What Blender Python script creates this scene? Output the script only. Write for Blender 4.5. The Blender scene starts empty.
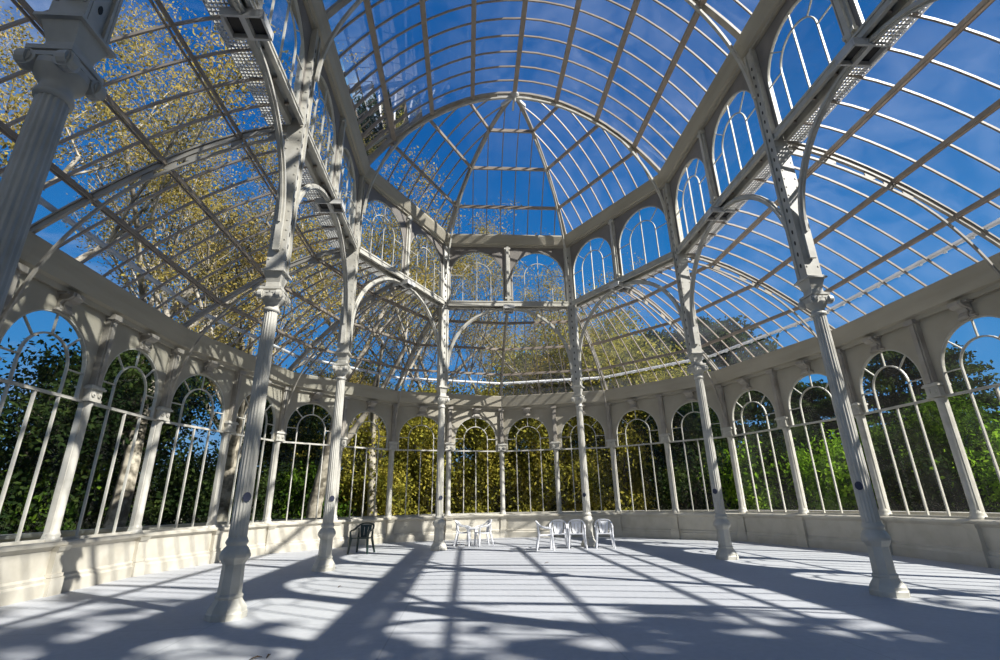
import bpy, math, random
from mathutils import Vector, Matrix
PI = math.pi
C = bpy.context.scene.collection
V = Vector
R = random.Random(7)

# ------------------------------------------------------------------ sizes (metres)
S = 3.997            # length of one nave bay = side of the half hexagon apse
YB = 10.46           # y of the two columns where the apse begins
R2 = 7.63            # radius of the outer twelve sided wall
Z_CAP, Z_SILL, Z_RING, Z_SPR, Z_APEX = 3.93, 6.93, 8.95, 9.1, 11.87
Z_COP, Z_TRANS, Z_WSPR, Z_BEAM0, Z_BEAM1 = 0.74, 2.88, 3.30, 4.43, 4.86
NBACK = 4            # straight bays
def YK(k): return YB - k*S + (.22 if k >= 2 else 0)   # y of the k-th column behind the apse

# ------------------------------------------------------------------ mesh builder
class MB:
    def __init__(s): s.v = []; s.f = []; s.sm = []
    def add(s, vs, fs, smooth=False):
        o = len(s.v); s.v += [tuple(p) for p in vs]
        for f in fs: s.f.append(tuple(i + o for i in f)); s.sm.append(smooth)
    def box(s, c, d, X=(1,0,0), Y=(0,1,0), Z=(0,0,1)):
        c = V(c); X, Y, Z = V(X)*d[0]/2, V(Y)*d[1]/2, V(Z)*d[2]/2
        vs = [c + X*i + Y*j + Z*k for k in (-1,1) for j in (-1,1) for i in (-1,1)]
        s.add(vs, [(0,2,3,1),(4,5,7,6),(0,1,5,4),(2,6,7,3),(0,4,6,2),(1,3,7,5)])
    def frustum(s, c0, w0, d0, c1, w1, d1, X=(1,0,0), Y=(0,1,0)):
        X, Y = V(X), V(Y)
        vs = [V(c0)+X*i*w0/2+Y*j*d0/2 for i,j in ((-1,-1),(1,-1),(1,1),(-1,1))] + [V(c1)+X*i*w1/2+Y*j*d1/2 for i,j in ((-1,-1),(1,-1),(1,1),(-1,1))]
        s.add(vs, [(3,2,1,0),(4,5,6,7),(0,1,5,4),(1,2,6,5),(2,3,7,6),(3,0,4,7)])
    def sweep(s, pts, n, w, h, closed=False):
        """rectangular bar along pts; n = side direction (width w), h = size across in the curve's plane"""
        n = V(n).normalized(); m = len(pts); pts = [V(p) for p in pts]; vs = []
        for i, p in enumerate(pts):
            a = pts[i-1] if (i > 0 or closed) else p; b = pts[(i+1) % m] if (i < m-1 or closed) else p
            t = (b - a).normalized(); u = n.cross(t)
            if u.length < 1e-6: u = V((0,0,1))
            u.normalize(); nn = t.cross(u).normalized()
            k = 1.0
            if 0 < i < m-1:
                c = (pts[i]-pts[i-1]).normalized().dot(t); k = 1/max(c, .5)
            for i2, j2 in ((-1,-1),(1,-1),(1,1),(-1,1)): vs.append(p + nn*i2*w/2 + u*j2*h/2*k)
        fs = []
        for i in range(m if closed else m-1):
            a, b = i*4, ((i+1) % m)*4
            for k in range(4): fs.append((a+k, a+(k+1)%4, b+(k+1)%4, b+k))
        if not closed: fs += [(3,2,1,0), tuple((m-1)*4+k for k in range(4))]
        s.add(vs, fs)
    def tube(s, pts, r, seg=8, smooth=True):
        pts = [V(p) for p in pts]; m = len(pts); vs = []
        rr = r if isinstance(r, (list, tuple)) else [r]*m
        ref = V((0,0,1)); t0 = (pts[1]-pts[0]).normalized()
        if abs(t0.z) > .9: ref = V((1,0,0))
        for i, p in enumerate(pts):
            t = (pts[min(i+1,m-1)] - pts[max(i-1,0)]).normalized()
            a = t.cross(ref)
            if a.length < 1e-4: a = t.cross(V((0,1,0)))
            a.normalize(); b = t.cross(a)
            ref = b.cross(t) if False else ref
            for k in range(seg):
                q = 2*PI*k/seg; vs.append(p + (a*math.cos(q) + b*math.sin(q))*rr[i])
        fs = [(i*seg+k, i*seg+(k+1)%seg, (i+1)*seg+(k+1)%seg, (i+1)*seg+k) for i in range(m-1) for k in range(seg)]
        s.add(vs, fs, smooth)
        s.add(vs[:seg], [tuple(range(seg-1,-1,-1))]); s.add(vs[-seg:], [tuple(range(seg))])
    def lathe(s, prof, seg=24, c=(0,0,0), smooth=True, flute=None, rot=0):
        """prof: (r, z) pairs; flute=(count, depth) modulates the radius"""
        vs = []; c = V(c)
        for r, z in prof:
            for k in range(seg):
                q = 2*PI*k/seg + rot; rr = r
                if flute: rr = r*(1 - flute[1]*(0.5+0.5*math.cos(flute[0]*2*PI*k/seg)))
                vs.append(c + V((rr*math.cos(q), rr*math.sin(q), z)))
        m = len(prof)
        fs = [(i*seg+k, i*seg+(k+1)%seg, (i+1)*seg+(k+1)%seg, (i+1)*seg+k) for i in range(m-1) for k in range(seg)]
        s.add(vs, fs, smooth)
        s.add(vs[:seg], [tuple(range(seg-1,-1,-1))]); s.add(vs[-seg:], [tuple(range(seg))])
    def prism(s, poly, o, X, Y, N, t):
        """2-D polygon (convex or not) in plane o+X*u+Y*v, thickness t along N"""
        o, X, Y, N = V(o), V(X), V(Y), V(N); m = len(poly)
        vs = [o+X*u+Y*v-N*t/2 for u,v in poly] + [o+X*u+Y*v+N*t/2 for u,v in poly]
        s.add(vs, [tuple(range(m-1,-1,-1)), tuple(range(m,2*m))] + [(i,(i+1)%m,(i+1)%m+m,i+m) for i in range(m)])
    def archplate(s, o, U, N, hw, z0, z1, r, zs, t, seg=20):
        """spandrel plate: half width hw, from z0 to z1, round arch opening radius r springing at zs"""
        o, U, N = V(o), V(U), V(N); Z = V((0,0,1))
        ca = math.atan2(z1-zs, hw)
        ang = sorted([i*PI/seg for i in range(seg+1)] + [ca, PI-ca])
        inn, out = [(r, z0)], [(hw, z0)]
        for a in ang:
            c, sn = math.cos(a), math.sin(a)
            k = min(hw/abs(c) if abs(c) > 1e-6 else 1e9, (z1-zs)/sn if sn > 1e-6 else 1e9)
            inn.append((r*c, zs+r*sn)); out.append((k*c, zs+k*sn))
        inn.append((-r, z0)); out.append((-hw, z0))
        m = len(inn); vs = []
        for side in (-1, 1):
            for ring in (inn, out):
                for u, z in ring: vs.append(o + U*u + Z*z + N*side*t/2)
        fs = []
        for i in range(m-1):
            fs.append((i, i+1, m+i+1, m+i)); fs.append((2*m+i, 3*m+i, 3*m+i+1, 2*m+i+1))
            fs.append((i, 2*m+i, 2*m+i+1, i+1)); fs.append((m+i, m+i+1, 3*m+i+1, 3*m+i))
        fs.append((0, m, 3*m, 2*m)); fs.append((m-1, 3*m-1, 4*m-1, 2*m-1))
        s.add(vs, fs)
    def build(s, name, mat, parent=None, loc=None):
        me = bpy.data.meshes.new(name); me.from_pydata(s.v, [], s.f)
        me.polygons.foreach_set('use_smooth', s.sm); me.materials.append(mat); me.update()
        o = bpy.data.objects.new(name, me); C.objects.link(o)
        if parent: o.parent = parent
        if loc is not None: o.location = loc
        return o

def empty(name, loc=(0,0,0), rz=0.0):
    o = bpy.data.objects.new(name, None); o.empty_display_size = .2; C.objects.link(o)
    o.location = loc; o.rotation_euler = (0,0,rz); return o
def tag(o, label, cat, group=None):
    o['label'] = label; o['category'] = cat
    if group: o['group'] = group
    return o
def struct(o): o['kind'] = 'structure'; return o
def copy_tree(o, parent=None):
    c = o.copy(); C.objects.link(c)
    if parent: c.parent = parent
    for ch in list(o.children): copy_tree(ch, c)
    return c

# ------------------------------------------------------------------ materials
def mat(name, build):
    m = bpy.data.materials.new(name); m.use_nodes = True; nt = m.node_tree; nt.nodes.clear()
    out = nt.nodes.new('ShaderNodeOutputMaterial'); sh = build(nt); nt.links.new(sh, out.inputs['Surface']); return m
def noise_col(nt, c1, c2, scale, lo=.35, hi=.65, coord='Object', detail=6):
    tc = nt.nodes.new('ShaderNodeTexCoord'); n = nt.nodes.new('ShaderNodeTexNoise')
    n.inputs['Scale'].default_value = scale; n.inputs['Detail'].default_value = detail
    nt.links.new(tc.outputs[coord], n.inputs['Vector'])
    r = nt.nodes.new('ShaderNodeValToRGB'); r.color_ramp.elements[0].position = lo; r.color_ramp.elements[1].position = hi
    r.color_ramp.elements[0].color = (*c1,1); r.color_ramp.elements[1].color = (*c2,1)
    nt.links.new(n.outputs['Fac'], r.inputs['Fac']); return r.outputs['Color'], n.outputs['Fac']
def paint(c1, c2, rough=.5, scale=4, bump=.0, lo=.3, hi=.6, coord='Object'):
    def b(nt):
        col, fac = noise_col(nt, c1, c2, scale, lo, hi, coord)
        p = nt.nodes.new('ShaderNodeBsdfPrincipled'); p.inputs['Roughness'].default_value = rough
        nt.links.new(col, p.inputs['Base Color'])
        if bump:
            bp = nt.nodes.new('ShaderNodeBump'); bp.inputs['Strength'].default_value = bump; bp.inputs['Distance'].default_value = .02
            nt.links.new(fac, bp.inputs['Height']); nt.links.new(bp.outputs['Normal'], p.inputs['Normal'])
        return p.outputs['BSDF']
    return b
M = {}
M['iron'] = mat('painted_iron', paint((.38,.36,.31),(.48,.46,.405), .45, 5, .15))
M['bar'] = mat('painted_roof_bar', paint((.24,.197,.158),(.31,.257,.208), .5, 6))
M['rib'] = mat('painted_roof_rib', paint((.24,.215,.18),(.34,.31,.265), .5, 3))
M['spandrel'] = mat('shade_toned_spandrel', paint((.15,.135,.12),(.20,.18,.16), .5, 3))  # upper spandrels toned down, their shade is put into the colour
M['cream'] = mat('cream_panel', paint((.31,.28,.215),(.37,.335,.265), .55, 2.5, .1, coord='Generated'))
M['plaster'] = mat('cream_plaster', paint((.42,.385,.31),(.50,.465,.39), .65, 3.5, .2))
M['white'] = mat('white_plastic', paint((.66,.66,.68),(.70,.70,.715), .35, 3))
M['black'] = mat('dark_green_plastic', paint((.006,.022,.018),(.010,.03,.026), .35, 3))
M['dark'] = mat('recess_shade', paint((.03,.028,.025),(.05,.045,.04), .8, 8))  # near-black colour standing in for the shade inside holes
M['sticker'] = mat('navy_sticker', paint((.02,.025,.05),(.03,.035,.07), .5, 9))
M['pipe'] = mat('white_gutter', paint((.48,.47,.45),(.56,.55,.53), .4, 3))
M['grille'] = mat('grille_metal', paint((.48,.46,.43),(.56,.54,.51), .5, 6))
M['stone'] = mat('pale_stone', paint((.34,.33,.29),(.45,.43,.38), .8, 1.5))
M['leaf_dry'] = mat('dry_leaf', paint((.05,.035,.02),(.10,.06,.03), .8, 20))

def glass(tint, dirt, dirtcol, ior=1.45, gl=.9):
    def b(nt):
        tr = nt.nodes.new('ShaderNodeBsdfTransparent'); tr.inputs['Color'].default_value = (*tint,1)
        g = nt.nodes.new('ShaderNodeBsdfGlossy'); g.inputs['Roughness'].default_value = .02; g.inputs['Color'].default_value = (gl,gl,gl,1)
        f = nt.nodes.new('ShaderNodeFresnel'); f.inputs['IOR'].default_value = ior
        d = nt.nodes.new('ShaderNodeBsdfTranslucent'); d.inputs['Color'].default_value = (*dirtcol,1)
        m1 = nt.nodes.new('ShaderNodeMixShader'); nt.links.new(f.outputs[0], m1.inputs[0]); nt.links.new(tr.outputs[0], m1.inputs[1]); nt.links.new(g.outputs[0], m1.inputs[2])
        tc = nt.nodes.new('ShaderNodeTexCoord'); n = nt.nodes.new('ShaderNodeTexNoise'); n.inputs['Scale'].default_value = .9; n.inputs['Detail'].default_value = 8; n.inputs['Distortion'].default_value = 1.2
        nt.links.new(tc.outputs['Object'], n.inputs['Vector'])
        mr = nt.nodes.new('ShaderNodeMapRange'); mr.inputs[1].default_value = .35; mr.inputs[2].default_value = .75; mr.inputs[3].default_value = dirt*.3; mr.inputs[4].default_value = dirt*1.6
        nt.links.new(n.outputs['Fac'], mr.inputs[0])
        m2 = nt.nodes.new('ShaderNodeMixShader'); nt.links.new(mr.outputs[0], m2.inputs[0]); nt.links.new(m1.outputs[0], m2.inputs[1]); nt.links.new(d.outputs[0], m2.inputs[2])
        return m2.outputs[0]
    return b
M['glass'] = mat('roof_glass', glass((.95,.97,.99), .035, (.75,.8,.9), 1.22))
M['wglass'] = mat('window_glass', glass((.96,.98,.97), .01, (.8,.8,.8), 1.2))

def floor_b(nt):
    tc = nt.nodes.new('ShaderNodeTexCoord')
    col, fac = noise_col(nt, (.395,.403,.42), (.465,.472,.49), .55, .3, .7)
    br = nt.nodes.new('ShaderNodeTexBrick'); br.offset = 0; br.inputs['Scale'].default_value = 1
    br.inputs['Brick Width'].default_value = 2.0; br.inputs['Row Height'].default_value = 2.0; br.inputs['Mortar Size'].default_value = .008
    br.inputs['Color1'].default_value = (1,1,1,1); br.inputs['Color2'].default_value = (.97,.97,.97,1); br.inputs['Mortar'].default_value = (.80,.80,.80,1)
    nt.links.new(tc.outputs['Object'], br.inputs['Vector'])
    n2 = nt.nodes.new('ShaderNodeTexNoise'); n2.inputs['Scale'].default_value = 14; n2.inputs['Detail'].default_value = 8; nt.links.new(tc.outputs['Object'], n2.inputs['Vector'])
    r2 = nt.nodes.new('ShaderNodeValToRGB'); r2.color_ramp.elements[0].color = (.93,.93,.93,1); r2.color_ramp.elements[0].position = .38; r2.color_ramp.elements[1].position = .6
    nt.links.new(n2.outputs['Fac'], r2.inputs['Fac'])
    mx = nt.nodes.new('ShaderNodeMixRGB'); mx.blend_type = 'MULTIPLY'; mx.inputs[0].default_value = 1; nt.links.new(col, mx.inputs[1]); nt.links.new(br.outputs['Color'], mx.inputs[2])
    mx2 = nt.nodes.new('ShaderNodeMixRGB'); mx2.blend_type = 'MULTIPLY'; mx2.inputs[0].default_value = 1; nt.links.new(mx.outputs[0], mx2.inputs[1]); nt.links.new(r2.outputs[0], mx2.inputs[2])
    p = nt.nodes.new('ShaderNodeBsdfPrincipled'); p.inputs['Roughness'].default_value = .62; nt.links.new(mx2.outputs[0], p.inputs['Base Color'])
    bp = nt.nodes.new('ShaderNodeBump'); bp.inputs['Strength'].default_value = .15; bp.inputs['Distance'].default_value = .01
    nt.links.new(n2.outputs['Fac'], bp.inputs['Height']); nt.links.new(bp.outputs['Normal'], p.inputs['Normal'])
    return p.outputs['BSDF']
M['floor'] = mat('pale_grey_floor', floor_b)
M['ground'] = mat('park_ground', paint((.13,.13,.06),(.32,.27,.19), .9, .35))

def leafmat(name, c1, c2, c3, scale=.9):
    def b(nt):
        tc = nt.nodes.new('ShaderNodeTexCoord'); n = nt.nodes.new('ShaderNodeTexNoise'); n.inputs['Scale'].default_value = scale; n.inputs['Detail'].default_value = 5
        nt.links.new(tc.outputs['Object'], n.inputs['Vector'])
        r = nt.nodes.new('ShaderNodeValToRGB'); r.color_ramp.elements[0].color = (*c1,1); r.color_ramp.elements[0].position = .34
        r.color_ramp.elements[1].color = (*c3,1); r.color_ramp.elements[1].position = .66
        e = r.color_ramp.elements.new(.5); e.color = (*c2,1)
        nt.links.new(n.outputs['Fac'], r.inputs['Fac'])
        d = nt.nodes.new('ShaderNodeBsdfDiffuse'); t = nt.nodes.new('ShaderNodeBsdfTranslucent'); m = nt.nodes.new('ShaderNodeMixShader'); m.inputs[0].default_value = .38
        nt.links.new(r.outputs[0], d.inputs[0]); nt.links.new(r.outputs[0], t.inputs[0]); nt.links.new(d.outputs[0], m.inputs[1]); nt.links.new(t.outputs[0], m.inputs[2])
        return m.outputs[0]
    return mat(name, b)
M['gold'] = leafmat('golden_leaf', (.16,.135,.035), (.36,.29,.07), (.54,.40,.12), 1.3)
M['lime'] = leafmat('yellow_green_leaf', (.08,.085,.013), (.25,.235,.035), (.48,.40,.07), 1.3)
M['green'] = leafmat('fresh_green_leaf', (.012,.03,.005), (.045,.09,.010), (.12,.20,.018), 1.0)
M['fresh'] = leafmat('bright_green_leaf', (.05,.11,.01), (.17,.32,.02), (.30,.46,.04), 1.2)
M['deep'] = leafmat('dark_green_leaf', (.010,.022,.007), (.026,.045,.014), (.06,.085,.02), .8)
M['bark'] = mat('pale_bark', paint((.11,.095,.07),(.42,.375,.30), .85, 3.2, .3, .42, .60))
M['darkbark'] = mat('dark_bark', paint((.045,.035,.025),(.10,.08,.06), .9, 5, .3))

# ------------------------------------------------------------------ plan
CX = {'B': V((-S, YB, 0)), 'C': V((-S/2, YB+S*math.sin(PI/3), 0)), 'D': V((S/2, YB+S*math.sin(PI/3), 0)), 'E': V((S, YB, 0))}
APEX = V((0, YB, 0))
def polar(a, r): return V((r*math.cos(math.radians(a)), YB + r*math.sin(math.radians(a)), 0))
# inner line of columns as a chain from back left to back right
left_in = [V((-S, YK(k), 0)) for k in range(NBACK, 0, -1)]
right_in = [V((S, YK(k), 0)) for k in range(1, NBACK+1)]
inner = left_in + [CX['B'], CX['C'], CX['D'], CX['E']] + right_in
names_in = ['left bay %d' % k for k in range(NBACK,0,-1)]

# ================================================================== FLOOR, GROUND
fl = MB()
fpoly = [(-R2+.05, YB-NBACK*S)] + [(polar(a, R2-.05).x, polar(a, R2-.05).y) for a in range(180, -1, -30)] + [(R2-.05, YB-NBACK*S)]
fl.prism(fpoly, (0,0,-.15), (1,0,0), (0,1,0), (0,0,1), .3)
struct(fl.build('floor', M['floor']))
g = MB(); g.prism([(160*math.cos(t*PI/16), 20+160*math.sin(t*PI/16)) for t in range(32)], (0,0,-.5), (1,0,0), (0,1,0), (0,0,1), .3)
struct(g.build('ground', M['ground']))

# ================================================================== INNER COLUMNS
def make_column():
    root = empty('fluted_column')
    b = MB()    # pedestal, octagonal
    prof = [(.215,0),(.215,.06),(.205,.075),(.198,.11),(.178,.14),(.15,.18),(.137,.205),(.146,.215),(.146,.235),(.128,.255),(.120,.56),(.135,.585),(.160,.62),(.168,.635),(.168,.665)]
    b.lathe(prof, 8, smooth=False, rot=PI/8)
    b.lathe([(.165,.665),(.158,.69),(.135,.73),(.115,.75),(.108,.765),(.122,.785),(.127,.80),(.120,.815),(.103,.85)], 24)
    b.build('pedestal', M['iron'], root)
    s = MB(); s.lathe([(.103,.85),(.102,.95),(.099,1.8),(.094,2.9),(.088,3.72)], 96, flute=(16,.10))
    shaft = s.build('shaft', M['iron'], root)
    c = MB(); c.lathe([(.088,3.72),(.103,3.73),(.107,3.75),(.103,3.77),(.09,3.78),(.09,3.83),(.107,3.85),(.135,3.89),(.15,3.92)], 24)
    c.box((0,0,4.045), (.29,.29,.035)); c.box((0,0,4.01), (.25,.25,.05)); c.lathe([(.15,3.92),(.15,4.0)], 24)
    cap = c.build('capital', M['iron'], root)
    for a in range(4):
        q = a*PI/2; U = V((math.cos(q), math.sin(q), 0)); N = V((-math.sin(q), math.cos(q), 0))
        for sgn in (-1, 1):
            c = MB(); ctr = V((0,0,3.95)) + U*sgn*.118
            for (rr, d0, d1) in ((.066,.095,.152),(.045,.15,.162),(.022,.15,.172)):
                ring = [(rr*math.cos(t*PI/8), rr*math.sin(t*PI/8)) for t in range(16)]
                c.prism(ring, ctr + N*(d0+d1)/2, U, (0,0,1), N, d1-d0)
            c.box(V((0,0,3.985)) + N*.135 + U*sgn*.055, (.12,.03,.035), U, N)
            c.build('volute', M['iron'], cap)
    p = MB()    # console block and box post
    p.frustum((0,0,4.06), .19, .19, (0,0,4.15), .18, .18)
    p.frustum((0,0,4.15), .18, .18, (0,0,4.30), .27, .25)
    p.box((0,0,4.31), (.33,.31,.025)); p.box((0,0,4.335), (.28,.26,.03))
    zc = (4.35+Z_RING)/2; zh = Z_RING-4.35
    p.box((0,0,zc), (.19,.19,zh))
    for sx in (-1,1): p.box((sx*.105,0,zc), (.022,.24,zh))
    for sy in (-1,1):
        for sx in (-1,1): p.box((sx*.078,sy*.105,zc), (.022,.03,zh))
    z = 4.5
    while z < Z_RING-.15:
        for sx in (-1,1):
            for sy in (-1, 1): p.box((sx*.119, sy*.09, z), (.010,.02,.025))
        z += .16
    upost = p.build('upper_post', M['iron'], root)
    h = MB(); z = 4.56
    while z < Z_RING-.2:
        for sy in (-1,1):
            ring = [(.017*math.cos(t*PI/5), z+.038*math.sin(t*PI/5)) for t in range(10)]
            h.prism(ring, (0,sy*.097,0), (1,0,0), (0,0,1), (0,1,0), .008)
        z += .2
    h.build('post_slot_shade', M['dark'], upost)  # dark ovals laid on the post, slot shade put into the colour
    st = MB(); q = 0
    ring = [(.048*math.cos(t*PI/8), 1.30+.055*math.sin(t*PI/8)) for t in range(16)]
    N = V((math.cos(q), math.sin(q), 0)); U = V((-math.sin(q), math.cos(q), 0))
    st.prism(ring, N*.105, U, (0,0,1), N, .012)
    so = st.build('sticker', M['sticker'], shaft); so['label'] = 'round navy sticker'
    return root
col_info = []
def ori(p):   # column faces the middle of the nave
    if p.y < YB+.01: return 0 if p.x < 0 else PI
    return PI/2 + math.radians(math.degrees(math.atan2(p.y-YB, p.x))) + (0 if p.x < 0 else PI/1)
labels = {
 (0,2): 'fluted iron column nearest the camera at the left edge, only its upper shaft and scrolled capital in the picture',
 (0,1): 'tall fluted iron column in the left foreground, its pedestal in a patch of shade',
 (0,0): 'tall fluted iron column on the left, second back, behind the left foreground column',
 'C': 'slim fluted iron column right of the black chair, at the left end of the back bay',
 'D': 'slim fluted iron column standing among the white chairs at the right end of the back bay',
 (1,0): 'tall fluted iron column on the right, second back, beyond the shaded foreground column',
 (1,1): 'tall fluted iron column in the right foreground with its foot in the shade',
}
colproto = make_column()
first = True
for p in inner:
    o = colproto if first else copy_tree(colproto)
    first = False
    o.location = p
    if p.y > YB+.1: key = 'C' if p.x < 0 else 'D'; rz = math.radians(30) if p.x < 0 else math.radians(-30)
    else: key = (0 if p.x < 0 else 1, round((YB-p.y)/S)); rz = PI/2 if False else 0
    o.rotation_euler.z = (rz + (0 if key in ('C','D') else 0))
    # turn so that the wide flanges lie along the bay
    if key not in ('C','D'): o.rotation_euler.z = PI/2 if p.x < 0 else -PI/2
    for ch in o.children:
        for g2 in ch.children:
            if g2.name.startswith('sticker'): g2.rotation_euler.z = math.atan2(-p.y, -1.278-p.x) - o.rotation_euler.z + (.35 if p.x < 0 else -.35)
    lab = labels.get(key, 'tall fluted iron column standing behind the camera')
    tag(o, lab, 'column', 'inner columns of the nave')

# ================================================================== CLERESTORY (per inner bay)
win_no = [0]
def bar_frame(mb, o, U, N, zs, ri, zbot, ztop, ro, w=.027, d=.04, zo=None):
    """inner arch of glazing bars + spokes + mullions, in plane o + U*u"""
    P = lambda u, z: V(o) + V(U)*u + V((0,0,z))
    arc = [P(ri*math.cos(a), zs+ri*math.sin(a)) for a in [i*PI/16 for i in range(17)]]
    mb.sweep([P(ri, zbot)] + arc + [P(-ri, zbot)], N, d, w)
    for a in (PI/4, PI/2, 3*PI/4):
        mb.sweep([P(ri*math.cos(a), zs+ri*math.sin(a)), P(ro*math.cos(a), zs+ro*math.sin(a))], N, d*.8, w*.8)
    for sg in (-1, 1): mb.sweep([P(sg*ri, zs), P(sg*ro, zs)], N, d*.8, w*.8)
    oarc = [P(ro*math.cos(a), zs+ro*math.sin(a)) for a in [i*PI/20 for i in range(21)]]
    zo = zbot if zo is None else zo
    mb.sweep([P(ro, zo)] + oarc + [P(-ro, zo)], N, d*1.5, w*1.1)
def glass_arch(mb, o, U, hw, z0, zs, r, seg=16):
    pts = [V(o)+V(U)*r*math.cos(a)+V((0,0,zs+r*math.sin(a))) for a in [i*PI/seg for i in range(seg+1)]]
    vs = [V(o)+V(U)*hw+V((0,0,z0))] + pts + [V(o)-V(U)*hw+V((0,0,z0))]
    mb.add(vs, [tuple(range(len(vs)))])
def bay_clerestory(p0, p1):
    U = (p1-p0).normalized(); L = (p1-p0).length; N = V((U.y, -U.x, 0)); mid = (p0+p1)/2
    if N.dot(V((0, YB if mid.y > YB else mid.y, 0)) - mid) < 0: N = -N       # N points inward
    zr0 = Z_RING-.01
    w_open = (L - .26 - .17)/2; hwp = w_open/2
    for sg in (-1, 1):
        o = mid + U*sg*(.085 + hwp)
        win_no[0] += 1
        f = MB(); bar_frame(f, o, U, N, 7.93, .44, Z_SILL+.10, zr0, hwp-.06, .02, .03)
        f.sweep([o+V((0,0,Z_SILL+.10)), o+V((0,0,7.93+.44))], N, .03, .02)
        w = struct(f.build('window_%d' % win_no[0], M['iron']))
        s = MB(); s.archplate(o, U, N, hwp+.004, Z_SILL+.10, zr0, hwp-.05, 7.93, .06)
        s.build('spandrel_panel', M['spandrel'], w)
        gl = MB(); glass_arch(gl, o - N*.0, U, hwp-.05, Z_SILL+.1, 7.93, hwp-.05)
        gl.build('window_pane', M['wglass'], w)
    # middle post of the bay
    m = MB(); m.box(mid+V((0,0,(Z_SILL+.1+zr0)/2)), (.17,.16,zr0-Z_SILL-.1), U, N)
    m.box(mid+N*.1+V((0,0,(Z_SILL+.1+zr0)/2)), (.09,.06,zr0-Z_SILL-.1), U, N)
    for z in (7.1, 8.8): m.box(mid+V((0,0,z)), (.21,.22,.06), U, N)
    return U, N, mid, L
trim_no = [0]
def trim(mb, material):
    trim_no[0] += 1; return struct(mb.build('trim_%d' % trim_no[0], material))
bays = [(inner[i], inner[i+1]) for i in range(len(inner)-1)]
bay_words = {}
def bay_key(p0, p1):
    m = (p0+p1)/2
    if m.y > YB+.5: return {-1:'the back left slanting bay', 0:'the middle back bay', 1:'the back right slanting bay'}[0 if abs(m.x) < .1 else (1 if m.x > 0 else -1)]
    k = int(round((YB - m.y)/S + .5)); side = 'left' if m.x < 0 else 'right'
    return {1:'the %s bay next to the apse' % side, 2:'the second %s bay, nearer the camera' % side}.get(k, 'the %s side beside or behind the camera' % side)
for p0, p1 in bays:
    U, N, mid, L = bay_clerestory(p0, p1)
    key = bay_key(p0, p1)
    m = MB(); zr0 = Z_RING-.01
    m.box(mid+V((0,0,(Z_SILL+.1+zr0)/2)), (.16,.14,zr0-Z_SILL-.1), U, N)
    m.box(mid+N*.09+V((0,0,(Z_SILL+.1+zr0)/2)), (.08,.05,zr0-Z_SILL-.1), U, N)
    for z in (7.13, 8.86): m.box(mid+V((0,0,z)), (.20,.22,.06), U, N)
    tag(m.build('clerestory_post', M['iron']), 'short iron post between upper windows over ' + key, 'post', 'clerestory middle posts')
    # sill beam: two channels, ledge and perforated grille
    b = MB(); Lb = L - .26
    b.box(mid+V((0,0,Z_SILL+.075)), (Lb,.22,.04), U, N)
    b.box(mid+N*.08+V((0,0,Z_SILL-.0)), (Lb,.03,.13), U, N)
    b.box(mid-N*.08+V((0,0,Z_SILL-.0)), (Lb,.03,.13), U, N)
    b.box(mid+N*.10+V((0,0,Z_SILL-.07)), (Lb,.06,.015), U, N); b.box(mid-N*.10+V((0,0,Z_SILL-.07)), (Lb,.06,.015), U, N)
    t = trim(b, M['iron'])
    gr = MB(); n = int(L/.055)
    g0, g1 = .16, .46
    ext = L - .1
    for i in range(n+1):
        u = -ext/2 + ext*i/n
        gr.box(mid - N*(g0+g1)/2 + U*u + V((0,0,Z_SILL+.0)), (.02, g1-g0, .02), U, N)
    for j in range(7):
        gr.box(mid - N*(g0+(g1-g0)*j/6) + V((0,0,Z_SILL+.0)), (ext,.016,.022), U, N)
    gg = gr.build('vent_grille', M['grille'], t); gg['label'] = 'perforated ventilation grille'
    for j in range(3):
        pass
    # ring beam above
    b = MB(); k = .0
    inw = .12
    def ringpt(p, off):   # offset corner inward
        if p.y > YB+.01: d = (APEX-p).normalized(); return p + d*off/math.cos(PI/6)
        if abs(p.y-YB) < .01: return p + V((math.copysign(1,-p.x), 0, 0))*off + V((0,off*-.0,0))
        return p + V((math.copysign(1,-p.x),0,0))*off
    prof = [(-.20,8.93),(.09,8.93),(.09,8.98),(.14,9.0),(.24,9.24),(.24,9.29),(-.20,9.29)]
    vs = []
    for p in (p0, p1):
        for off, z in prof: q = ringpt(p, off); vs.append((q.x, q.y, z))
    m_ = len(prof)
    b.add(vs, [tuple(range(m_-1,-1,-1)), tuple(range(m_,2*m_))] + [(i,(i+1)%m_,(i+1)%m_+m_,i+m_) for i in range(m_)])
    trim(b, M['cream'])
    # exterior gutter pipe
    b = MB(); q0, q1 = ringpt(p0, -.30), ringpt(p1, -.30)
    b.tube([V((q0.x,q0.y,9.50)), V((q1.x,q1.y,9.50))], .05)
    trim(b, M['pipe'])
    # arch brace between columns
    a = MB(); r = L/2-.15; zs = Z_SILL-.12-r
    arc = [mid+U*r*math.cos(t)+V((0,0,zs+r*math.sin(t))) for t in [i*PI/28 for i in range(29)]]
    ro = empty('arch_brace', mid+V((0,0,0)))
    a.v = []; loc = lambda P: P - mid
    a.sweep([loc(x) for x in arc], N, .09, .05)
    a.sweep([loc(x) + V((0,0,.0)) for x in arc], N, .03, .10)
    for sg in (-1,1): a.sweep([U*sg*r+V((0,0,zs)), U*sg*r+V((0,0,zs-.45))], N, .09, .05)
    a.build('curved_bar', M['iron'], ro)
    a = MB()
    a.box(V((0,0,Z_SILL-.095)), (.34,.50,.03), U, N)
    for sg in (-1,1):
        a.box(U*sg*.155+V((0,0,Z_SILL-.15)), (.03,.50,.09), U, N); a.box(N*sg*.235+V((0,0,Z_SILL-.15)), (.30,.03,.09), U, N)
    a.box(V((0,0,Z_SILL-.15)), (.28,.07,.09), U, N)
    cl = a.build('clamp', M['pipe'], ro)
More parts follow.
